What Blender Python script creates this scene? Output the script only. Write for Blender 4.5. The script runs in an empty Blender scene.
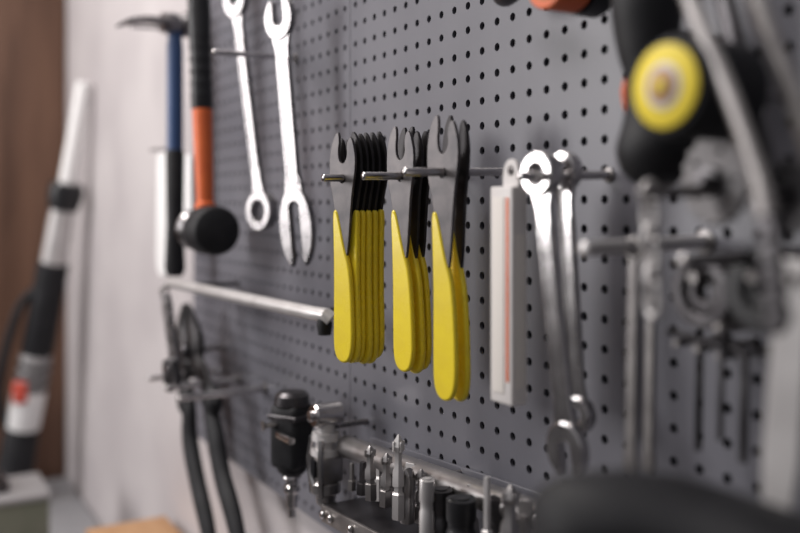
import bpy, bmesh, math, random
from mathutils import Vector, Matrix
random.seed(7)
S=0.5039; C=0.8638; F=900.0; D=0.42; H=1.5
def W(px,py,off=0.0):
    a=(px-400)/F; Z=(D-off)/(S+a*C)
    return Vector((Z*(-C+a*S), -off, H-(py-207)*Z/F))
def P(px,py,Z):
    a=(px-400)/F
    return Vector((Z*(-C+a*S), -D+Z*(S+a*C), H-(py-207)*Z/F))
scn=bpy.context.scene
col=scn.collection
# ---------------- materials
def mat(name,c1,rough=0.5,metal=0.0,c2=None,scale=30,bump=0.0,rvar=0.0,stretch=(1,1,1),coat=0.0,spec=0.5):
    m=bpy.data.materials.new(name); m.use_nodes=True
    nt=m.node_tree; b=nt.nodes['Principled BSDF']
    b.inputs['Base Color'].default_value=(*c1,1); b.inputs['Roughness'].default_value=rough
    b.inputs['Metallic'].default_value=metal
    b.inputs['Coat Weight'].default_value=coat
    b.inputs['Specular IOR Level'].default_value=spec
    tc=nt.nodes.new('ShaderNodeTexCoord'); mp=nt.nodes.new('ShaderNodeMapping')
    mp.inputs['Scale'].default_value=stretch
    n=nt.nodes.new('ShaderNodeTexNoise'); n.inputs['Scale'].default_value=scale; n.inputs['Detail'].default_value=5
    nt.links.new(tc.outputs['Object'],mp.inputs[0]); nt.links.new(mp.outputs[0],n.inputs['Vector'])
    if c2:
        r=nt.nodes.new('ShaderNodeValToRGB')
        r.color_ramp.elements[0].position=0.35; r.color_ramp.elements[1].position=0.65
        r.color_ramp.elements[0].color=(*c1,1); r.color_ramp.elements[1].color=(*c2,1)
        nt.links.new(n.outputs['Fac'],r.inputs[0]); nt.links.new(r.outputs[0],b.inputs['Base Color'])
    if rvar:
        mr=nt.nodes.new('ShaderNodeMapRange'); mr.inputs['To Min'].default_value=max(0.02,rough-rvar); mr.inputs['To Max'].default_value=rough+rvar
        nt.links.new(n.outputs['Fac'],mr.inputs['Value']); nt.links.new(mr.outputs[0],b.inputs['Roughness'])
    if bump:
        bp=nt.nodes.new('ShaderNodeBump'); bp.inputs['Strength'].default_value=bump; bp.inputs['Distance'].default_value=0.002
        nt.links.new(n.outputs['Fac'],bp.inputs['Height']); nt.links.new(bp.outputs[0],b.inputs['Normal'])
    return m
M={}
M['board']=mat('pegboard_paint',(0.127,0.127,0.149),0.38,0.0,(0.156,0.155,0.179),7,0.03,0.08)
M['hole']=mat('hole_shade',(0.008,0.008,0.010),0.9,spec=0.1)  # near-black, paints in the shade of the holes and the tool slot
M['plaster']=mat('plaster',(0.44,0.405,0.415),0.85,0,(0.52,0.485,0.49),5,0.15)
M['wood']=mat('dark_wood',(0.085,0.040,0.024),0.55,0,(0.17,0.088,0.055),6,0.1,stretch=(1,3,0.35))
M['floor']=mat('concrete_floor',(0.10,0.095,0.09),0.8,0,(0.13,0.12,0.12),3)
M['steel']=mat('worn_chrome_vanadium',(0.21,0.20,0.205),0.29,1.0,(0.33,0.315,0.32),60,0.04,0.10)
M['chrome']=mat('chrome',(0.48,0.46,0.465),0.18,1.0,(0.62,0.60,0.60),40,0.02,0.08)
M['satin']=mat('satin_zinc_tube',(0.58,0.56,0.56),0.42,0.55,(0.66,0.64,0.64),40,0,0.05)
M['rail']=mat('brushed_rail',(0.34,0.325,0.325),0.32,0.9,(0.44,0.42,0.42),30,0,0.08)
M['dull']=mat('dull_nickel',(0.20,0.187,0.187),0.42,0.9,(0.29,0.275,0.27),40,0.02,0.08)
M['sprk']=mat('sprocket_grey',(0.17,0.165,0.17),0.6,0.5,(0.23,0.22,0.225),30,0.02,0.05)
M['dsteel']=mat('dark_steel',(0.060,0.056,0.060),0.36,0.9,(0.11,0.105,0.11),50,0.03,0.08)
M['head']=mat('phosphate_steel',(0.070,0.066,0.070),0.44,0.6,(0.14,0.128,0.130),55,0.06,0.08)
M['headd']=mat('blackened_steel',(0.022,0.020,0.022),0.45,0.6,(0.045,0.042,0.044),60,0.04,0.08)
M['black']=mat('black_rubber',(0.010,0.010,0.012),0.6,0,(0.018,0.018,0.021),40,spec=0.3)
M['blackp']=mat('black_plastic',(0.012,0.012,0.014),0.40,0,(0.020,0.020,0.023),30,spec=0.4)
def yellow():
    m=mat('yellow_vinyl_grip',(0.88,0.69,0.035),0.28,0,(0.80,0.61,0.030),45,0.08,0.08)
    nt=m.node_tree; b=nt.nodes['Principled BSDF']
    src=b.inputs['Base Color'].links[0].from_socket
    tc=nt.nodes.new('ShaderNodeTexCoord'); n=nt.nodes.new('ShaderNodeTexNoise'); n.inputs['Scale'].default_value=90; n.inputs['Detail'].default_value=8; n.inputs['Roughness'].default_value=0.7
    mp=nt.nodes.new('ShaderNodeMapping'); mp.inputs['Scale'].default_value=(1,1,0.3)
    r=nt.nodes.new('ShaderNodeValToRGB'); r.color_ramp.elements[0].position=0.62; r.color_ramp.elements[1].position=0.78
    mx=nt.nodes.new('ShaderNodeMix'); mx.data_type='RGBA'
    nt.links.new(tc.outputs['Object'],mp.inputs[0]); nt.links.new(mp.outputs[0],n.inputs['Vector']); nt.links.new(n.outputs['Fac'],r.inputs[0])
    nt.links.new(r.outputs[0],mx.inputs[0]); nt.links.new(src,mx.inputs[6]); mx.inputs[7].default_value=(0.36,0.25,0.04,1)
    nt.links.new(mx.outputs[2],b.inputs['Base Color'])
    return m
M['yellow']=yellow()
M['yellowl']=mat('yellow_label',(0.85,0.66,0.03),0.5)
M['orange']=mat('orange_rubber',(0.75,0.15,0.035),0.5,0,(0.66,0.12,0.03),30)
M['blue']=mat('blue_grip',(0.035,0.075,0.19),0.42)
M['white']=mat('white_plastic',(0.68,0.65,0.64),0.45,0,(0.62,0.59,0.58),20)
M['bwhite']=mat('gloss_white_paint',(0.86,0.85,0.85),0.3)
M['cream']=mat('paper_label',(0.72,0.68,0.64),0.6)
M['red']=mat('red_print',(0.60,0.09,0.06),0.5)
M['tan']=mat('pine_wood',(0.42,0.23,0.11),0.6,0,(0.50,0.29,0.15),8,stretch=(1,6,6))
M['bench']=mat('bench_laminate',(0.27,0.27,0.285),0.5,0,(0.33,0.33,0.345),8)
M['olive']=mat('olive_card',(0.13,0.14,0.10),0.7,0,(0.18,0.18,0.14),12)
M['grey']=mat('grey_plastic',(0.30,0.29,0.295),0.5)
# ---------------- geometry
def obj_from(me,name,m,smooth=30):
    me.materials.clear(); me.materials.append(M[m])
    for p in me.polygons: p.use_smooth=True
    try: me.set_sharp_from_angle(angle=math.radians(smooth))
    except Exception: pass
    o=bpy.data.objects.new(name,me); col.objects.link(o); return o
def tube(pts,radii,m='steel',seg=20,flat=None):
    pts=[Vector(p) for p in pts]
    if not isinstance(radii,(list,tuple)): radii=[radii]*len(pts)
    vs=[];fs=[]
    t0=(pts[1]-pts[0]).normalized()
    up=Vector((0,0,1)) if abs(t0.z)<0.9 else Vector((0,1,0))
    nrm=(up-t0*up.dot(t0)).normalized()
    n=len(pts)
    for i,p in enumerate(pts):
        if i==0: t=t0
        elif i==n-1: t=(pts[i]-pts[i-1]).normalized()
        else:
            t=((pts[i]-pts[i-1]).normalized()+(pts[i+1]-pts[i]).normalized()).normalized()
        nrm=(nrm-t*nrm.dot(t)).normalized(); bi=t.cross(nrm)
        for k in range(seg):
            a=2*math.pi*k/seg
            v=(nrm*math.cos(a)+bi*math.sin(a))*radii[i]
            if flat:
                fv,sc=flat; fv=Vector(fv).normalized(); v=v-fv*v.dot(fv)*(1-sc)
            vs.append(p+v)
    for i in range(n-1):
        for k in range(seg):
            a=i*seg+k;b=i*seg+(k+1)%seg
            fs.append((a,b,b+seg,a+seg))
    fs.append(tuple(reversed(range(seg)))); fs.append(tuple((n-1)*seg+k for k in range(seg)))
    me=bpy.data.meshes.new('t'); me.from_pydata([tuple(v) for v in vs],[],fs); me.update()
    bm=bmesh.new(); bm.from_mesh(me); bmesh.ops.recalc_face_normals(bm,faces=bm.faces); bm.to_mesh(me); bm.free()
    return obj_from(me,'part',m)
def spl(pts,radii,sub=5):
    pts=[Vector(p) for p in pts]; P_=[pts[0]]+pts+[pts[-1]]; R_=[radii[0]]+list(radii)+[radii[-1]]
    op=[];orr=[]
    for i in range(1,len(P_)-2):
        for j in range(sub):
            t=j/sub
            def cr(a,b,c,d): return 0.5*((2*b)+(c-a)*t+(2*a-5*b+4*c-d)*t*t+(3*b-a-3*c+d)*t**3)
            op.append(cr(P_[i-1],P_[i],P_[i+1],P_[i+2])); orr.append(cr(R_[i-1],R_[i],R_[i+1],R_[i+2]))
    op.append(pts[-1]); orr.append(radii[-1])
    return op,orr
def stube(pts,radii,m='steel',seg=20,flat=None,sub=5):
    if not isinstance(radii,(list,tuple)): radii=[radii]*len(pts)
    a,b=spl(pts,radii,sub); return tube(a,b,m,seg,flat)
def lathe(origin,axis,prof,m='steel',seg=28):
    o=Vector(origin); ax=Vector(axis).normalized()
    return tube([o+ax*h for h,r in prof],[max(r,0.00005) for h,r in prof],m,seg)
def box(cen,size,m,bev=0.002,rot=None):
    bm=bmesh.new(); bmesh.ops.create_cube(bm,size=1)
    bmesh.ops.scale(bm,vec=size,verts=bm.verts)
    if bev>0: bmesh.ops.bevel(bm,geom=bm.edges[:],offset=bev,segments=3,affect='EDGES',profile=0.5)
    mt=Matrix.Translation(Vector(cen))
    if rot: mt=mt@rot
    bm.transform(mt)
    me=bpy.data.meshes.new('b'); bm.to_mesh(me); bm.free()
    return obj_from(me,'part',m)
def circ(cx,cy,r,n=32,ry=None):
    ry=ry or r
    return [(cx+r*math.cos(2*math.pi*k/n),cy+ry*math.sin(2*math.pi*k/n)) for k in range(n)]
def plate(splines,th,m,origin,yaw=0,roll=0,bev=0.0006,pitch=0,unit=0.001):
    cd=bpy.data.curves.new('c','CURVE'); cd.dimensions='2D'; cd.fill_mode='BOTH'
    cd.extrude=max(th/2-bev,0.0001); cd.bevel_depth=bev; cd.bevel_resolution=2
    for sp in splines:
        s=cd.splines.new('POLY'); s.points.add(len(sp)-1); s.use_cyclic_u=True
        for i,(x,y) in enumerate(sp): s.points[i].co=(x*unit,y*unit,0,1)
    o=bpy.data.objects.new('c',cd); col.objects.link(o)
    dg=bpy.context.evaluated_depsgraph_get()
    me=bpy.data.meshes.new_from_object(o.evaluated_get(dg))
    bpy.data.objects.remove(o)
    mt=Matrix.Translation(Vector(origin))@Matrix.Rotation(math.radians(yaw),4,'Z')@Matrix.Rotation(math.radians(roll),4,'Y')@Matrix.Rotation(math.radians(90+pitch),4,'X')
    me.transform(mt)
    return obj_from(me,'part',m,35)
def smooth_poly(pts,it=2):
    for _ in range(it):
        q=[]
        for i in range(len(pts)):
            a=pts[i];b=pts[(i+1)%len(pts)]
            q.append((a[0]*.75+b[0]*.25,a[1]*.75+b[1]*.25)); q.append((a[0]*.25+b[0]*.75,a[1]*.25+b[1]*.75))
        pts=q
    return pts
def done(name,parts):
    bpy.ops.object.select_all(action='DESELECT')
    for p in parts: p.select_set(True)
    bpy.context.view_layer.objects.active=parts[0]
    if len(parts)>1: bpy.ops.object.join()
    o=bpy.context.view_layer.objects.active
    vs=[v.co for v in o.data.vertices]
    lo=Vector((min(v.x for v in vs),min(v.y for v in vs),min(v.z for v in vs)))
    hi=Vector((max(v.x for v in vs),max(v.y for v in vs),max(v.z for v in vs)))
    c=(lo+hi)/2
    o.data.transform(Matrix.Translation(-c)); o.location=c
    o.name=name; o.data.name=name
    return o
def openhead(R,w,d,n=28,cy=0,up=True,el=1.0,cx=0):
    al=math.asin(w/R)+0.12
    pts=[]
    for k in range(n+1):
        a=math.pi/2+al+(2*math.pi-2*al)*k/n
        pts.append((R*math.cos(a),R*el*math.sin(a)))
    y1=R*el*math.cos(al)*1.0
    pts+= [(w,y1*0.86),(w,-d)]
    for k in range(1,6):
        a=-math.pi*k/6
        pts.append((w*math.cos(a),-d+w*0.8*math.sin(a)))
    pts+=[(-w,-d),(-w,y1*0.86)]
    if not up: pts=[(-x,-y) for x,y in pts]
    return [(x+cx,y+cy) for x,y in pts]
# ---------------- room shell
fl=done('floor',[box((-0.6,-1.6,-0.05),(3.9,3.4,0.1),'floor',0)])
wb=done('wall_back',[box((-0.6,0.07,1.35),(3.9,0.1,2.7),'plaster',0)])
def wood_wall():
    parts=[]
    ys=[0.02,-0.30,-0.62,-0.94,-1.26,-1.58,-1.9]
    for i in range(6):
        parts.append(box((-2.535,(ys[i]+ys[i+1])/2,1.35),(0.05,abs(ys[i]-ys[i+1])-0.004,2.7),'wood',0.003))
    parts.append(box((-2.58,-0.94,1.35),(0.04,1.92,2.7),'wood',0))
    return done('wall_left',parts)
wood_wall()
# ---------------- pegboard
def perf(x0,nx,z0,nz,p,r,th=0.003,seg=12):
    vs=[];fs=[]
    def ci(ix,iz): return iz*(nx+1)+ix
    for iz in range(nz+1):
        for ix in range(nx+1): vs.append((x0+ix*p,0,z0+iz*p))
    for iz in range(nz):
        for ix in range(nx):
            cx=x0+(ix+.5)*p; cz=z0+(iz+.5)*p
            b=len(vs)
            for k in range(seg):
                a=-3*math.pi/4+2*math.pi*k/seg
                vs.append((cx+r*math.cos(a),0,cz+r*math.sin(a)))
            for k in range(seg):
                a=-3*math.pi/4+2*math.pi*k/seg
                vs.append((cx+r*math.cos(a),th,cz+r*math.sin(a)))
            cs=[ci(ix,iz),ci(ix+1,iz),ci(ix+1,iz+1),ci(ix,iz+1)]
            q=seg//4
            for s in range(4):
                arc=[b+(s*q+j)%seg for j in range(q+1)]
                fs.append([cs[s],cs[(s+1)%4]]+arc[::-1])
            for k in range(seg):
                k2=(k+1)%seg
                fs.append([b+k,b+k2,b+seg+k2,b+seg+k])
    me=bpy.data.meshes.new('perf'); me.from_pydata(vs,[],fs); me.update()
    o=obj_from(me,'part','board',20)
    for p_ in o.data.polygons: p_.use_smooth=False
    return o
def board(x0,nx,name):
    p=0.02;z0=1.155;nz=41
    x1=x0+nx*p; z1=z0+nz*p
    ps=[perf(x0,nx,z0,nz,p,0.0033)]
    ps.append(box(((x0+x1)/2,0.011,(z0+z1)/2),(x1-x0-0.004,0.012,z1-z0-0.004),'hole',0))  # near-black sheet added behind, its colour paints the shade in the holes
    for (c,s) in [(((x0+x1)/2,0.0095,z0-0.0008),(x1-x0,0.019,0.0016)),(((x0+x1)/2,0.0095,z1+0.0008),(x1-x0,0.019,0.0016)),
                  ((x0-0.0006,0.0095,(z0+z1)/2),(0.0012,0.019,z1-z0)),((x1+0.0006,0.0095,(z0+z1)/2),(0.0012,0.019,z1-z0))]:
        ps.append(box(c,s,'board',0))
    return done(name,ps)
board(-1.343,26,'pegboard')
board(-0.8195,44,'pegboard')
# ---------------- peg hook
def hook(px,py,length,r=0.0030,name='peg_hook',m='chrome',drop=0.002):
    t=W(px,py,length); w=Vector((t.x,0,t.z+drop))
    d=(t-w).normalized()
    ps=[tube([w,w+d*0.002,t-d*0.0012,t-d*0.0004,t],[r,r,r,r*0.75,r*0.3],m,18)]
    ps.append(lathe(w,(0,-1,0),[(0,r*1.7),(0.0015,r*1.7),(0.002,r*1.2)],'dull'))
    return done(name,ps),w,t
# cone wrenches
def cone_wrench(origin,yaw,roll,hm='head',ku=1.0,kb=1.0,mir=1,kx=0.92,name='cone_wrench'):
    head=[(-5,-60),(-9,-34),(-12,-18),(-16,-4),(-17,10),(-16,22),(-13,32),(-8,39),(-5,39),(-4.5,31),(-6,24),(-5,16),(-1,12),(4,14),(7,20),(6,27),(8,33),(11,35),(14,30),(17,18),(16,4),(12,-14),(10,-34),(7,-66),(3,-78)]
    g=[(-9.5,-30),(-10.5,-36),(-9.5,-60),(-9.0,-100),(-9.6,-135),(-9.6,-158),(-6,-167),(1,-170),(8,-167),(11.5,-156),(11.8,-140),(11,-115),(9.2,-92),(6.5,-78),(1.5,-66),(-3,-48),(-7,-33)]
    f=lambda L:[(x*mir*kx,y*(ku if y>0 else kb)) for x,y in L][::mir]
    hole=circ(0,0,4.2,20)
    ps=[plate([smooth_poly(f(head),1),hole],0.0026,hm,origin,yaw,roll,0.0005)]
    ps.append(plate([smooth_poly(f(g),2)],0.0047,'yellow',origin,yaw,roll,0.0018))
    return done(name,ps)
groups=[((322,178),[0.0750-0.0060*i for i in range(6)],[17,15,16,13,15,16],[1,-1,-1,-1,-1,-1],1.0,0.925,-0.2),
        ((362,176),[0.0600,0.0510,0.0440],[12,8,10],[1,1,1],1.02,0.905,-1.2),
        ((403,172),[0.0605,0.0490],[13,3],[1,1],1.08,0.985,-0.6)]
for (pt,offs,yw,mi,ku,kb,rl) in groups:
    h,w,t=hook(pt[0],pt[1],0.095,0.0032)
    for i,o in enumerate(offs):
        c=w.lerp(t,o/0.095)
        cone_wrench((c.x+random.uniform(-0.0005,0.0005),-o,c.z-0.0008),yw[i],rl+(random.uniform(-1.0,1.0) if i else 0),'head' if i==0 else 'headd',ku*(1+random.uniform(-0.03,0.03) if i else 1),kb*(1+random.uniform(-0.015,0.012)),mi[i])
# ---------------- combination wrenches
def comb_wrench(top,bot,Rt,Rb,th,shaftw,top_kind,bot_kind,m,name,yaw=10):
    top=Vector(top);bot=Vector(bot)
    d=bot-top; L=d.length
    roll=-math.degrees(math.atan2(d.x,-d.z))
    L*=1000; ps=[]
    def place(spl,thk,bev=0.0012,mm=m): ps.append(plate(spl,thk,mm,top,yaw,roll,bev))
    for kind,R,cy,up in [(top_kind,Rt,0,True),(bot_kind,Rb,-L,False)]:
        if kind=='ring':
            inner=[((R*0.66 if k%2 else R*0.59)*math.cos(2*math.pi*k/24),cy+(R*0.66 if k%2 else R*0.59)*math.sin(2*math.pi*k/24)) for k in range(24)]
            place([circ(0,cy,R,40),inner],th*1.5,0.0015)
        elif kind=='open':
            place([openhead(R,R*0.42,R*0.15,cy=cy,up=up,el=1.15)],th*1.1,0.0012)
        elif kind=='slot':
            place([openhead(R,R*0.36,R*0.95,cy=cy,up=up,el=1.85)],th,0.0012)
    w=shaftw/2
    et=Rt*(0.85); eb=Rb*(0.85 if bot_kind!='slot' else 1.6)
    sh=[(-w*1.6,-et),(-w*1.05,-et-Rt*0.9),(-w,-L*0.5),(-w*1.05,-L+eb+Rb*1.0),(-w*1.5,-L+eb),(w*1.5,-L+eb),(w*1.05,-L+eb+Rb*1.0),(w,-L*0.5),(w*1.05,-et-Rt*0.9),(w*1.6,-et)]
    place([sh],th*0.6,0.0010)
    y0=-L*0.2;y1=-L*0.8
    for s in (-1,1):
        rim=[(s*w*0.72,y0),(s*w*0.72,y1),(s*w*0.98,y1),(s*w*0.98,y0)]
        if s>0: rim=rim[::-1]
        place([rim],th*0.85,0.0006)
    return done(name,ps)
comb_wrench(W(236,-2,0.06),W(251,211,0.06),20,21,0.008,13,'open','ring','steel','combination_wrench',16)
comb_wrench(W(280,18,0.05),W(290,228,0.05),20,23,0.007,17,'open','slot','steel','open_end_wrench',20)
hook(212,52,0.10)
comb_wrench(W(541,174,0.055),W(565,450,0.055),13,14,0.007,11,'ring','open','chrome','combination_wrench',5)
comb_wrench(W(564,171,0.034),W(577,415,0.034),11.5,10.5,0.006,10,'ring','ring','chrome','combination_wrench',5)
hook(519,176,0.075,0.003)
# ---------------- boxed gauge
def gauge():
    a=W(512,186,0.062); b=W(490,186,0.062)
    z1=a.z; z0=W(505,405,0.062).z
    xc=(a.x+b.x)/2; w=a.x-b.x
    dep=0.013
    ps=[box((xc,-0.062+dep/2,(z0+z1)/2),(w,dep,z1-z0),'white',0.0015)]
    ps.append(box((a.x-0.0045,-0.0622,(z0+z1)/2+0.004),(0.0024,0.0008,(z1-z0)*0.84),'orange',0.0002))
    ps.append(box((b.x+0.010,-0.0622,(z0+z1)/2),(0.012,0.0008,(z1-z0)*0.9),'cream',0.0002))
    ps.append(box((a.x+0.0001,-0.062+dep/2,(z0+z1)/2-0.01),(0.0006,0.008,(z1-z0)*0.7),'cream',0.0001))
    tc=(xc+0.004,-0.062+dep/2,z1)
    tab=[(-8,-2),(-8,10),(-5,16),(0,18),(5,16),(8,10),(8,-2)]
    ps.append(plate([smooth_poly(tab,1),circ(0,10,4,20)],0.003,'white',tc,0,0,0.0006))
    return done('chain_wear_gauge_box',ps)
gauge()
# ---------------- mallet with orange handle
def mallet():
    hc=W(206,230,0.065)
    ps=[]
    Lh=0.098; R=0.030
    ps.append(lathe(hc-Vector((Lh/2,0,0)),(1,0,0),[(0,R*0.7),(0.004,R*0.86),(0.012,R*0.88),(0.02,R*0.72),(0.036,R*0.72),(0.042,R*0.86),(0.05,R*0.88),(0.0505,R*0.6)],'steel',36))
    ps.append(lathe(hc+Vector((-0.002,0,0)),(1,0,0),[(0,R*0.9),(0.004,R*1.0),(0.040,R*1.0),(0.046,R*0.92),(0.049,R*0.75),(0.0505,R*0.3),(0.0508,0)],'black',36))
    top=W(196,-90,0.065)
    def at(pxy): return hc.lerp(top,(230-pxy)/320)
    ps.append(tube([at(212),at(205),at(203),at(160),at(112),at(110)],[0.013,0.013,0.0105,0.0115,0.0125,0.011],'orange',24,))
    ps.append(tube([at(112),at(108),at(70),at(20),at(-40),at(-84),at(-90)],[0.0125,0.0138,0.0128,0.0145,0.0135,0.016,0.010],'blackp',24))
    for y in (98,86,74,62,50,38): ps.append(tube([at(y+2.5),at(y+1.5),at(y-1.5),at(y-2.5)],[0.0125,0.0143,0.0143,0.0125],'blackp',24))
    return done('rubber_mallet',ps)
mallet()
# ---------------- claw hammer further left
def claw():
    ps=[]
    c=W(175,24,0.05)
    top=c; bot=W(175,276,0.05)
    ps.append(tube([c+Vector((0,0,0.010)),c,top.lerp(bot,.07),top.lerp(bot,0.09),top.lerp(bot,0.50)],[0.007,0.009,0.0105,0.0115,0.0115],'blue',20))
    ps.append(tube([top.lerp(bot,0.50),top.lerp(bot,0.52),top.lerp(bot,0.8),top.lerp(bot,0.97),bot],[0.0115,0.0135,0.012,0.0145,0.011],'black',20))
    ps.append(lathe(c+Vector((0,0.026,0)),(0,-1,0),[(0,0.015),(0.003,0.018),(0.014,0.018),(0.018,0.0125),(0.030,0.016),(0.045,0.014)],'steel',24))
    for s in (-1,1):
        ps.append(stube([c+Vector((s*0.004,-0.012,0)),c+Vector((s*0.008,-0.035,0.002)),c+Vector((s*0.011,-0.060,-0.002)),c+Vector((s*0.012,-0.080,-0.010))],[0.010,0.008,0.006,0.002],'steel',12,flat=((0,0,1),0.6)))
    return done('claw_hammer',ps)
claw()
hook(131,26,0.085,0.003)
def lever(x1,y1,x2,y2,off,w,name,m='bwhite'):
    a=W(x1,y1,off);b=W(x2,y2,off); d=b-a; L=d.length*1000
    roll=-math.degrees(math.atan2(d.x,-d.z))
    out=[(-w*.5,0),(-w*.35,6),(w*.35,6),(w*.5,0),(w*.55,-L*.5),(w*.62,-L*.9),(w*.3,-L),(-w*.3,-L),(-w*.62,-L*.9),(-w*.55,-L*.5)]
    return done(name,[plate([smooth_poly(out,1),circ(0,-4,2.5,16)],0.008,m,a,20,roll,0.002)])
lever(164,158,164,276,0.035,24,'tire_lever')
lever(189,160,189,222,0.02,18,'tire_lever')
hook(150,150,0.05,0.0025)
# ---------------- long bar
def longbar():
    ps=[]
    a=W(163,291,0.075);b=W(172,283,0.075);c=W(312,313,0.058);d=W(326,315,0.054)
    e=d+Vector((0.004,0.004,-0.004))
    ps.append(tube([a+Vector((0,0,-0.006)),a,a.lerp(b,0.5)+Vector((0,0,0.002)),b,b.lerp(c,0.5),c,d,e],[0.004,0.0060,0.0068,0.0068,0.0068,0.0068,0.0070,0.0070],'satin',20))
    ps.append(tube([d+Vector((-0.003,0,-0.004)),d+Vector((-0.003,0.0,-0.010)),d+Vector((-0.003,0,-0.019))],[0.0066,0.0076,0.0060],'black',18))
    for t in (0.12,0.93):
        p=b.lerp(d,t); ps.append(tube([Vector((p.x,0,p.z)),Vector((p.x,p.y,p.z))],0.003,'dsteel',12))
    return done('wheel_nut_bar',ps)
longbar()
# ---------------- cutting pliers
def cutters():
    ps=[]
    off=0.05
    def L(pts,r,m='black',o=off,fl=0.6): ps.append(stube([W(x,y,o) for x,y in pts],r,m,18,flat=((0,1,0),fl)))
    L([(186,356),(184,374),(187,396),(189,410)],[0.013,0.015,0.013,0.010],'headd',off,0.45)
    L([(195,356),(203,374),(209,396),(210,410)],[0.013,0.015,0.013,0.010],'headd',off-0.004,0.45)
    L([(186,392),(187,396),(186,402),(189,410),(190,440),(197,480),(206,520),(214,560)],[0.012,0.019,0.019,0.0150,0.0170,0.0165,0.0160,0.012])
    L([(209,392),(210,396),(213,402),(211,410),(216,440),(222,475),(233,515),(243,560)],[0.012,0.019,0.019,0.0150,0.0170,0.0165,0.0160,0.012],o=off-0.003)
    # closed blunt jaws
    L([(188,368),(184,346),(183,325),(185,306)],[0.018,0.024,0.018,0.008],'headd',off,0.40)
    L([(194,368),(196,346),(192,325),(187,306)],[0.018,0.024,0.018,0.008],'headd',off-0.006,0.40)
    for (x,y,r) in ((190,350,0.011),(191,374,0.006)):
        c=W(x,y,off)
        ps.append(lathe(c+Vector((0,0.012,0)),(0,-1,0),[(0,r),(0.022,r),(0.025,r*.6)],'dsteel'))
    c=W(190,350,off)
    ps.append(tube([Vector((c.x,0,c.z)),Vector((c.x,-off,c.z))],0.004,'steel',14))
    return done('cutting_pliers',ps)
cutters()
def grip():
    # small adjustable wrench hanging from the bar end
    a=W(166,296,0.088); b=W(171,372,0.088)
    d=b-a; L=d.length*1000; roll=-math.degrees(math.atan2(d.x,-d.z))
    ps=[]
    jaw=[(-11,6),(-12,16),(-7,24),(-4,24),(-5,10),(5,8),(7,20),(12,22),(15,10),(12,-4),(8,-16),(-8,-16),(-11,-6)]
    ps.append(plate([smooth_poly([(x,-y) for x,y in jaw][::-1],1)],0.010,'dsteel',b,18,roll,0.0015))
    sh=[(-7,0),(-6,-L*.5),(-8,-L+6),(8,-L+6),(6,-L*.5),(7,0),(0,5)]
    ps.append(plate([smooth_poly(sh,1),circ(0,-4,3,16)],0.007,'steel',a,18,roll,0.0015))
    ps.append(lathe(b+Vector((0.002,-0.006,0.004)),(1,0,0),[(-0.006,0.004),(-0.005,0.005),(0.005,0.005),(0.006,0.004)],'chrome',16))
    return done('adjustable_wrench',ps)
grip()
hook(148,379,0.095,0.0032); hook(165,388,0.10,0.0040); hook(178,399,0.11,0.0044)
# ---------------- driver tools bottom
def driver():
    ps=[]
    c=W(292,390,0.05)
    dn=(0,0,-1)
    Rz=Matrix.Rotation(math.radians(28),4,'Z')
    ps.append(lathe(c,dn,[(0,0.009),(0.001,0.0135),(0.005,0.0175),(0.014,0.0185),(0.016,0.017)],'dsteel'))
    ps.append(box(c+Vector((0,0,-0.046)),(0.036,0.034,0.066),'black',0.007,Rz))
    ps.append(box(c+Vector((0,0,-0.026)),(0.038,0.036,0.006),'dsteel',0.002,Rz))
    ps.append(lathe(c+Vector((0,0,-0.076)),dn,[(0,0.0165),(0.006,0.0150),(0.011,0.010)],'black',32))
    ps.append(lathe(c+Vector((0,0,-0.086)),dn,[(0,0.0085),(0.003,0.0095),(0.006,0.0065),(0.010,0.0065),(0.012,0.0085),(0.017,0.0085),(0.020,0.0060),(0.034,0.0052),(0.036,0.0035),(0.044,0.0035)],'chrome'))
    ps.append(tube([c+Vector((0,-0.015,-0.033)),c+Vector((0,-0.029,-0.033)),c+Vector((0,-0.032,-0.033))],[0.003,0.003,0.0055],'rail'))
    ps.append(tube([c+Vector((0.008,-0.018,-0.042)),c+Vector((0.045,-0.020,-0.040))],0.0036,'chrome'))
    ps.append(tube([Vector((c.x,0,c.z-0.024)),Vector((c.x,-0.05,c.z-0.024))],0.003,'steel'))
    return done('impact_driver_adapter',ps)
driver()
def chaintool():
    ps=[]
    c=W(326,406,0.045); dn=(0,0,-1)
    ps.append(lathe(c+Vector((0,0.016,-0.008)),(0,-1,0),[(0,0.008),(0.002,0.0115),(0.028,0.0115),(0.030,0.010),(0.0301,0.005),(0.034,0.005),(0.0345,0.003)],'chrome'))
    ps.append(lathe(c+Vector((0,0,-0.014)),dn,[(0,0.008),(0.010,0.0085),(0.011,0.0135),(0.018,0.014),(0.020,0.010),(0.026,0.010),(0.0265,0.0145),(0.032,0.015),(0.034,0.010)],'satin'))
    ps.append(box(c+Vector((0,0,-0.058)),(0.028,0.025,0.026),'rail',0.003))
    ps.append(box(c+Vector((0,-0.013,-0.058)),(0.012,0.004,0.016),'hole',0.001))
    ps.append(tube([c+Vector((-0.004,-0.012,-0.045)),c+Vector((-0.006,-0.014,-0.062)),c+Vector((0.002,-0.013,-0.075))],0.003,'chrome',12))
    ps.append(lathe(c+Vector((0,0,-0.070)),dn,[(0,0.011),(0.003,0.0145),(0.012,0.0145),(0.015,0.010),(0.022,0.0095),(0.026,0.006)],'rail'))
    for s in (-1,1):
        ps.append(tube([c+Vector((s*0.010,-0.010,-0.030)),c+Vector((s*0.013,-0.012,-0.05)),c+Vector((s*0.010,-0.010,-0.084))],0.0028,'chrome',12))
    ps.append(tube([Vector((c.x,0,c.z-0.02)),Vector((c.x,-0.045,c.z-0.02))],0.003,'steel'))
    return done('chain_breaker_tool',ps)
chaintool()
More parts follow.
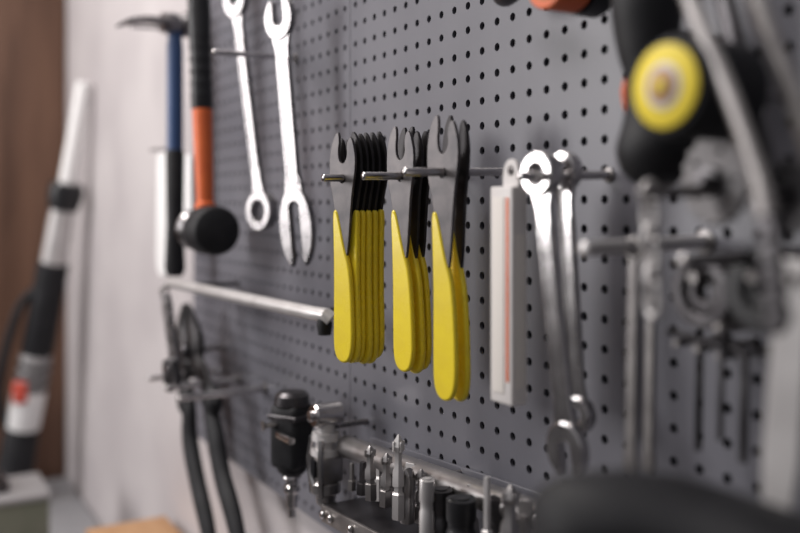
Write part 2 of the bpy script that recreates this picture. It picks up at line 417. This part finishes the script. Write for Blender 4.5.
# ---------------- bit rack
def rack():
    ps=[]
    a=W(345,446,0.030); b=W(560,524,0.030)
    d=(b-a); L=d.length; u=d.normalized()
    e=math.atan2(u.z,u.x)
    R=Matrix.Rotation(-e,4,'Y')
    ps.append(tube([a-u*0.001,a,a+u*0.002,b],[0.006,0.009,0.0105,0.0105],'rail',24))
    mid=(a+b)/2
    ps.append(box(mid+Vector((0,0.0285,-0.026)),(L,0.003,0.062),'board',0.001,R))
    ps.append(box(mid+Vector((0,0.002,-0.054)),(L,0.050,0.004),'dsteel',0.001,R))
    ps.append(box(mid+Vector((0,-0.024,-0.060)),(L,0.003,0.016),'dull',0.001,R))
    for t in (0.02,0.07,0.20,0.33,0.45,0.6,0.85):
        p=a.lerp(b,t)+Vector((0,-0.026,-0.060))
        ps.append(lathe(p,(0,-1,0),[(0,0.004),(0.002,0.0038),(0.003,0.002)],'chrome',16))
    for t in (0.15,0.5,0.85):
        p=a.lerp(b,t); ps.append(tube([Vector((p.x,0,p.z)),p],0.003,'steel',12))
    return done('tool_bit_rack',ps)
rack()
def bit(px,ytop,ybot,off,r,kind,m='steel',name='screwdriver_bit',lean=0):
    t=W(px,ytop,off); b=W(px,ybot,off); L=t.z-b.z
    ax=Vector((lean,0,L)).normalized()
    base=Vector((b.x,-off,b.z)); ps=[]
    if kind=='bit':
        ps.append(lathe(base,ax,[(0,r*.9),(L*.02,r),(L*.30,r),(L*.32,r*.7),(L*.38,r*.7),(L*.40,r),(L*.55,r*.95),(L*.62,r*.62),(L*.80,r*.6),(L*.86,r*.95),(L*.92,r*.75),(L,r*.12)],m,6))
        for k in range(2):
            ps.append(box(base+ax*L*.86,(r*1.9 if k==0 else r*.4, r*.4 if k==0 else r*1.9, L*.12),m,0.0002))
    elif kind=='socket':
        ps.append(lathe(base,ax,[(0,r*.95),(L*.03,r),(L*.45,r),(L*.5,r*.88),(L*.6,r*.88),(L*.65,r),(L*.97,r),(L,r*.93),(L*.999,r*.6),(L*.7,r*.55)],m,28))
    elif kind=='hex':
        ps.append(lathe(base,ax,[(0,r),(L*.35,r),(L*.37,r*.6),(L*.95,r*.6),(L,r*.5)],m,6))
    elif kind=='flat':
        ps.append(lathe(base,ax,[(0,r),(L*.5,r),(L*.55,r*.65),(L*.8,r*.65)],m,6))
        ps.append(plate([[(-r*700,0),(-r*1100,L*200),(-r*900,L*260),(r*900,L*260),(r*1100,L*200),(r*700,0)]],0.0014,m,base+ax*L*.74,20,0,0.0003))
    return done(name,ps)
rb=[(352,463,490,.052,.0040,'hex','dull',0),(362,461,494,.045,.0056,'hex','dsteel',.002),(371,446,500,.052,.0056,'bit','rail',-.002),(379,456,500,.036,.0046,'flat','satin',0),(385,452,506,.050,.0054,'bit','rail',.003),
(398,434,519,.064,.0054,'bit','satin',.001),(391,470,505,.035,.0055,'socket','steel',0),(407,474,522,.055,.0060,'socket','rail',.002),(412,464,515,.038,.0045,'flat','satin',-.003),(420,468,522,.044,.0050,'bit','rail',.002),
(427,478,540,.062,.0058,'socket','satin',0),(441,488,545,.050,.0088,'socket','dsteel',0),(447,474,530,.034,.0045,'bit','satin',.003),(461,497,560,.055,.0108,'socket','blackp',0),(474,486,555,.036,.0046,'flat','rail',-.002),
(487,477,560,.050,.0044,'hex','satin',0),(497,496,565,.038,.0065,'socket','dsteel',0),(509,484,575,.057,.0072,'bit','rail',.002),(524,500,575,.042,.0050,'flat','rail',0)]
for (px,y1,y2,of,r,k,m_,ln) in rb: bit(px,y1,y2,of,r,k,m_,'hex_socket' if k=='socket' else 'screwdriver_bit',ln)
# ---------------- right side hooks and tools
hook(582,249,0.095,0.0042,m='satin')
def ringtool(px,y0,y1,off,w,name):
    a=W(px,y0,off);b=W(px-3,y1,off); d=b-a; L=d.length*1000
    roll=-math.degrees(math.atan2(d.x,-d.z))
    ps=[plate([circ(0,0,6,28),circ(0,0,4.4,20)],0.003,'dull',a,5,roll,0.0005)]
    sh=[(-w*.4,-5),(-w*.5,-L*.5),(-w*.5,-L*.9),(-w*.8,-L*.95),(-w*.8,-L),(w*.8,-L),(w*.8,-L*.95),(w*.5,-L*.9),(w*.5,-L*.5),(w*.4,-5)]
    ps.append(plate([sh],0.003,'dull',a,5,roll,0.0007))
    return done(name,ps)
ringtool(634,248,470,0.062,5,'spoke_wrench')
ringtool(652,246,470,0.045,4.5,'spoke_wrench')
def chain(px,y0,y1,off,n,name):
    ps=[]
    a=W(px,y0,off);b=W(px+3,y1,off)
    for i in range(n):
        c=a.lerp(b,i/(n-1)); h=(a-b).length/(n-1)*0.66
        pts=[]
        for k in range(17):
            t=2*math.pi*k/16
            if i%2: pts.append(c+Vector((math.cos(t)*h*.62,0,math.sin(t)*h)))
            else: pts.append(c+Vector((0,math.cos(t)*h*.62,math.sin(t)*h)))
        ps.append(tube(pts,h*0.28,'satin',12))
    return done(name,ps)
chain(650,196,302,0.10,6,'steel_chain')
hook(640,192,0.12,0.003,m='dull')
def tape():
    ps=[]
    f=W(664,86,0.112)
    y=Vector((0,0.014,0))
    ps.append(lathe(f+Vector((0,0.045,0)),(0,-1,0),[(0,0.020),(0.003,0.0235),(0.040,0.0235),(0.0435,0.0215),(0.044,0.019)],'black',40))
    ps.append(lathe(f+y,(0,-1,0),[(0.010,0.0192),(0.0140,0.0192),(0.0145,0.0182)],'yellowl',40))
    ps.append(lathe(f+y,(0,-1,0),[(0.010,0.0105),(0.0150,0.0105),(0.0154,0.0095)],'white',40))
    ps.append(lathe(f+y,(0,-1,0),[(0.010,0.0080),(0.0158,0.0080),(0.0162,0.0070)],'tan',40))
    ps.append(lathe(f+y,(0,-1,0),[(0.010,0.003),(0.0175,0.003),(0.018,0.002)],'yellowl',24))
    ps.append(tube([Vector((f.x,0,f.z)),Vector((f.x,-0.08,f.z))],0.003,'steel'))
    return done('insulating_tape_roll',ps)
tape()
def handle_tool():
    ps=[]
    o=0.052
    ps.append(stube([W(646,-40,o),W(646,0,o),W(648,45,o),W(652,85,o),W(656,120,o),W(658,150,o),W(660,176,o),W(661,186,o)],[0.014,0.019,0.017,0.0135,0.018,0.0225,0.017,0.005],'black',24))
    ps.append(stube([W(632,70,o),W(628,90,o),W(628,112,o)],[0.002,0.004,0.002],'orange',12))
    c=W(652,85,o)
    ps.append(tube([Vector((c.x,0,c.z+0.03)),Vector((c.x,-o,c.z+0.03))],0.003,'steel'))
    return done('black_grip_ratchet',ps)
handle_tool()
def sprocket(px,py,off,R,n,m,name,th=0.004):
    c=W(px,py,off); out=[]
    for k in range(n*4):
        t=2*math.pi*k/(n*4); r=R*(1.0 if k%4 in(0,) else (0.95 if k%4 in (1,3) else 0.88))
        out.append((r*math.cos(t),r*math.sin(t)))
    holes=[circ(R*.66*math.cos(2*math.pi*k/5),R*.66*math.sin(2*math.pi*k/5),R*.10,12) for k in range(5)]
    ps=[plate([out,circ(0,0,R*.12,20)]+holes,th,m,c,-6,0,0.0006)]
    ps.append(lathe(c+Vector((0,0.006,0)),(0,-1,0),[(0,0.006),(0.010,0.0065),(0.013,0.006),(0.0132,0.003),(0.018,0.003)],'dsteel',20))
    ps.append(tube([Vector((c.x,0,c.z)),c],0.003,'steel'))
    return done(name,ps)
sprocket(716,180,0.07,22,18,'sprk','chain_sprocket')
sprocket(790,196,0.05,17,15,'sprk','chain_sprocket')
def whip(pts,off,r,name,m='dull',n=5):
    p=[W(x,y,off) for x,y in pts]
    ps=[stube(p,r,m,16,flat=((0,1,0),0.45))]
    e=p[-1]
    for i in range(n):
        c=e+Vector((0.001*i,0.002,-0.006-0.009*i))
        ps.append(plate([smooth_poly([(-3,-6),(-4,0),(-3,6),(3,6),(4,0),(3,-6)],1)],0.005,'dsteel',c,0,5*i,0.0008))
    return done(name,ps)
whip([(672,-50),(694,10),(728,90),(756,170),(766,215)],0.105,[0.0050,0.0048,0.0046,0.0046,0.006],'chain_whip','dull')
whip([(742,-50),(760,10),(790,90),(830,190)],0.085,[0.0054,0.0052,0.0052,0.006],'chain_whip','dull')
whip([(716,-40),(734,40),(752,120),(766,178)],0.055,[0.006,0.0062,0.0062,0.007],'chain_whip','dsteel',3)
def ringp(px,py,off,R,r,m,name):
    c=W(px,py,off)
    ps=[plate([circ(0,0,R,36),circ(0,0,r,30)],0.006,m,c,0,0,0.0015)]
    ps.append(plate([circ(0,0,r*.75,30),circ(0,0,r*.45,30)],0.008,m,c+Vector((0,0.004,0)),0,0,0.0015))
    ps.append(tube([Vector((c.x,0,c.z+r*.0006)),Vector((c.x,-off-.008,c.z+r*.0006))],0.0028,'dull'))
    return done(name,ps)
ringp(703,292,0.05,18,13,'dsteel','lockring_tool')
ringp(762,290,0.055,19,11,'blackp','lockring_tool')
ringp(738,300,0.03,15,10,'headd','lockring_tool')
hook(680,262,0.10,0.0036,m='rail')
hook(716,330,0.06,0.003,m='dull')
def hexkey(px,y0,y1,off,r,m='dsteel'):
    a=W(px,y0,off);b=W(px-2,y1,off)
    ps=[tube([a+Vector((-0.022,0,0.001)),a+Vector((-0.004,0,0)),a+Vector((-0.001,0,-0.001)),a+Vector((0,0,-0.004)),b],r,m,6)]
    ps.append(tube([Vector((a.x-0.012,0,a.z-r*1.8)),Vector((a.x-0.012,-off-0.006,a.z-r*1.8))],0.0022,'dull',12))
    return done('hex_key',ps)
hexkey(700,338,450,0.035,0.0022); hexkey(745,350,462,0.035,0.0026)
hexkey(722,345,440,0.04,0.0018)
def flatfile():
    a=W(798,262,0.08);b=W(781,505,0.08); d=b-a; L=d.length*1000
    roll=-math.degrees(math.atan2(d.x,-d.z))
    out=[(-6,0),(-7,-10),(-7.5,-L*.8),(-6,-L),(6,-L),(7.5,-L*.8),(7,-10),(6,0)]
    ps=[plate([out,circ(0,-8,2.6,16)],0.005,'satin',a,10,roll,0.001)]
    ps.append(tube([Vector((a.x,0,a.z-.007)),Vector((a.x,-.088,a.z-.007))],0.0022,'dull'))
    return done('flat_steel_file',ps)
flatfile()
# top items
def tape_roll():
    c=W(561,-22,0.05)
    ps=[lathe(c+Vector((0,0.012,0)),(0,-1,0),[(0,0.0195),(0.001,0.0205),(0.023,0.0205),(0.024,0.0195)],'orange',36),
        lathe(c+Vector((0,0.012,0)),(0,-1,0),[(0.02,0.0145),(0.0245,0.0145),(0.0248,0.012)],'tan',30),
        lathe(c+Vector((0,0.030,0)),(0,-1,0),[(0,0.0215),(0.016,0.0215)],'blackp',36),
        tube([Vector((c.x,0,c.z)),Vector((c.x,-0.09,c.z))],0.003,'steel')]
    return done('electrical_tape_roll',ps)
tape_roll()
def sdh():
    c=W(512,-6,0.03)
    ps=[stube([c+Vector((-0.020,0,0.004)),c+Vector((-0.010,0,0)),c+Vector((0.005,-0.004,0)),c+Vector((0.02,-0.008,0.004))],[0.004,0.007,0.0075,0.006],'dsteel',16),
        stube([c+Vector((-0.018,-0.012,0.010)),c+Vector((-0.006,-0.012,0.003)),c+Vector((0.006,-0.012,0.010))],[0.003,0.006,0.004],'blackp',16),
        tube([Vector((c.x,0,c.z+.004)),Vector((c.x,-0.07,c.z+.004))],0.003,'steel')]
    return done('spring_clamp',ps)
sdh()
# ---------------- saddle lower right
def saddle():
    Zk=0.90
    secs=[(530,502,.425,.006),(542,487,.42,.014),(568,475,.415,.020),(620,471,.41,.024),(680,478,.405,.030),(740,492,.40,.042),(800,511,.395,.056),(850,522,.39,.062),(890,536,.385,.058),(910,552,.385,.040)]
    vs=[];n=20
    fwd=Vector((-C,S,0)); fs=[]
    for (px,py,Z,hw) in secs:
        t=P(px,py,Z*Zk)
        for k in range(n):
            a=2*math.pi*k/n
            y=math.cos(a)*hw; z=math.sin(a)
            zz=(z-1)*0.011 if z>0 else -0.011+z*0.020
            zz-= (y/hw)**2*0.008
            vs.append(t+fwd*(y-0.6*max(0,hw-0.03))+Vector((0,0,zz)))
    m=len(secs)
    for i in range(m-1):
        for k in range(n):
            a=i*n+k;b=i*n+(k+1)%n; fs.append((a,b,b+n,a+n))
    fs.append(tuple(range(n))); fs.append(tuple((m-1)*n+k for k in range(n)))
    me=bpy.data.meshes.new('s'); me.from_pydata([tuple(v) for v in vs],[],fs)
    bm=bmesh.new(); bm.from_mesh(me); bmesh.ops.recalc_face_normals(bm,faces=bm.faces)
    bmesh.ops.subdivide_edges(bm,edges=bm.edges[:],cuts=1,smooth=0.5,use_grid_fill=True); bm.to_mesh(me); bm.free()
    ps=[obj_from(me,'part','black',60)]
    for s in (-1,1):
        a=P(575,520,.413*Zk)+fwd*0.01*s; b=P(700,565,.403*Zk)+fwd*0.02*s; c=P(850,560,.39*Zk)+fwd*0.025*s
        ps.append(tube([a,a.lerp(b,.5)+Vector((0,0,-.01)),b,c],0.0035,'steel',12))
    q=P(740,578,.40*Zk)
    ps.append(box(q,(0.05,0.05,0.022),'dsteel',0.004))
    ps.append(tube([q,Vector((q.x,q.y,0.02)),Vector((q.x,q.y,0.0))],[0.0135,0.0135,0.0136],'blackp'))
    ps.append(lathe((q.x,q.y,0.0),(0,0,1),[(0,0.095),(0.012,0.095),(0.016,0.03),(0.06,0.022)],'dsteel',32))
    return done('bicycle_saddle_on_post',ps)
saddle()
# ---------------- workbench & left clutter
def bench():
    ps=[box((-1.75,-0.285,0.77),(1.48,0.60,0.04),'bench',0.004)]
    for x in (-2.45,-1.06):
        for y in (-0.54,-0.03):
            ps.append(box((x,y,0.375),(0.05,0.05,0.75),'grey',0.003))
    ps.append(box((-1.75,-0.03,0.70),(1.35,0.03,0.08),'grey',0.002))
    return done('workbench',ps)
bench()
def pump():
    pts=[((84,84),2.08),((66,190),2.10),((50,282),2.13),((22,430),2.16),((10,488),2.16)]
    V=[P(x,y,z) for (x,y),z in pts]
    ps=[]
    a,b,c,d,e=V
    ps.append(tube([a+(a-b).normalized()*0.004,a,b],[0.013,0.0175,0.019],'bwhite',24))
    ps.append(tube([a.lerp(b,.93),a.lerp(b,.94),b.lerp(c,.05),b.lerp(c,.2),b.lerp(c,.21)],[0.022,0.036,0.040,0.034,0.026],'blackp',24))
    ps.append(tube([b.lerp(c,.2),b.lerp(c,.8),c],[0.027,0.029,0.029],'satin',24))
    ps.append(tube([b.lerp(c,.78),b.lerp(c,.8),c.lerp(d,.1),c.lerp(d,.45),c.lerp(d,.5)],[0.028,0.036,0.036,0.038,0.030],'black',24))
    ps.append(tube([c.lerp(d,.45),c.lerp(d,.5),c.lerp(d,.72),c.lerp(d,.73)],[0.028,0.036,0.038,0.034],'grey',24))
    ps.append(tube([c.lerp(d,.72),c.lerp(d,.73),c.lerp(d,.97),d],[0.034,0.039,0.039,0.034],'bwhite',24))
    for t in (.53,.60,.67): ps.append(tube([c.lerp(d,t),c.lerp(d,t+.005),c.lerp(d,t+.03),c.lerp(d,t+.035)],[0.034,0.0395,0.0395,0.034],'blackp',24))
    m_=c.lerp(d,.72)
    ps.append(box(m_+Vector((0.030,-0.026,0)),(0.03,0.03,0.05),'red',0.006))
    e.z=0.80
    ps.append(tube([d.lerp(e,-.1),d,e],[0.034,0.040,0.044],'black',24))
    ps.append(lathe((e.x,e.y,0.79),(0,0,1),[(0,0.05),(0.01,0.05),(0.02,0.03)],'blackp'))
    ps.append(stube([c.lerp(d,.05)+Vector((0,-0.03,0)),c.lerp(d,.2)+Vector((0,-0.06,0)),c.lerp(d,.7)+Vector((0,-0.07,0)),d+Vector((0,-0.03,0))],0.011,'black',14))
    return done('floor_pump',ps)
pump()
def crate():
    a=W(150,552,0.06)
    z1=a.z; cx=a.x; h=z1-0.79
    ps=[]
    ps.append(box((cx,-0.06,z1-0.006),(0.30,0.13,0.012),'tan',0.002))
    for y in (-0.115,-0.005): ps.append(box((cx,y,0.79+h/2-0.006),(0.28,0.012,h-0.012),'tan',0.001))
    for s in (-1,1): ps.append(box((cx+s*0.135,-0.06,0.79+h/2-0.006),(0.012,0.11,h-0.012),'tan',0.001))
    return done('wooden_box',ps)
crate()
def obox():
    c=P(10,500,1.72); z1=P(30,492,1.72).z; h=z1-0.79
    ps=[box((c.x,c.y-0.01,0.79+h/2),(0.15,0.14,h),'olive',0.003),
        box((c.x,c.y-0.01,z1+0.004),(0.156,0.146,0.010),'grey',0.002)]
    ps.append(box((c.x-0.01,c.y-0.03,z1+0.019),(0.09,0.05,0.020),'dsteel',0.004))
    return done('cardboard_parts_box',ps)
obox()
# ---------------- camera
cam=bpy.data.cameras.new('camera'); co=bpy.data.objects.new('camera',cam); col.objects.link(co)
co.location=(0,-D,H); co.rotation_euler=(math.radians(90),0,math.atan2(C,S))
cam.lens=40.5; cam.sensor_width=36; cam.shift_y=-59.5/800; cam.clip_start=0.02
cam.dof.use_dof=True; cam.dof.focus_distance=0.74; cam.dof.aperture_fstop=2.5
scn.camera=co
# ---------------- light
def area(name,loc,target,size,e,color):
    l=bpy.data.lights.new(name,'AREA'); l.shape='RECTANGLE'; l.size=size[0]; l.size_y=size[1]; l.energy=e; l.color=color
    o=bpy.data.objects.new(name,l); col.objects.link(o); o.location=loc
    o.rotation_euler=(Vector(target)-Vector(loc)).to_track_quat('-Z','Y').to_euler(); return o
area('ceiling_light',(-1.3,-0.9,2.75),(-1.1,0,1.4),(1.2,0.3),26,(1,0.945,0.90))
area('window_light',(-2.2,-2.2,2.0),(-1.2,0,1.5),(0.8,1.1),36,(1.0,0.975,0.965))
w=bpy.data.worlds.new('world'); scn.world=w; w.use_nodes=True
nt=w.node_tree; bg=nt.nodes['Background']; bg.inputs[1].default_value=0.38
tc=nt.nodes.new('ShaderNodeTexCoord'); sx=nt.nodes.new('ShaderNodeSeparateXYZ'); rp=nt.nodes.new('ShaderNodeValToRGB'); mr=nt.nodes.new('ShaderNodeMapRange')
mr.inputs['From Min'].default_value=-1
nt.links.new(tc.outputs['Generated'],sx.inputs[0]); nt.links.new(sx.outputs['Z'],mr.inputs['Value']); nt.links.new(mr.outputs[0],rp.inputs[0]); nt.links.new(rp.outputs[0],bg.inputs[0])
e=rp.color_ramp.elements; e[0].position=0.42; e[0].color=(0.20,0.19,0.195,1); e[1].position=0.72; e[1].color=(0.98,0.96,0.99,1)
scn.view_settings.view_transform='Standard'
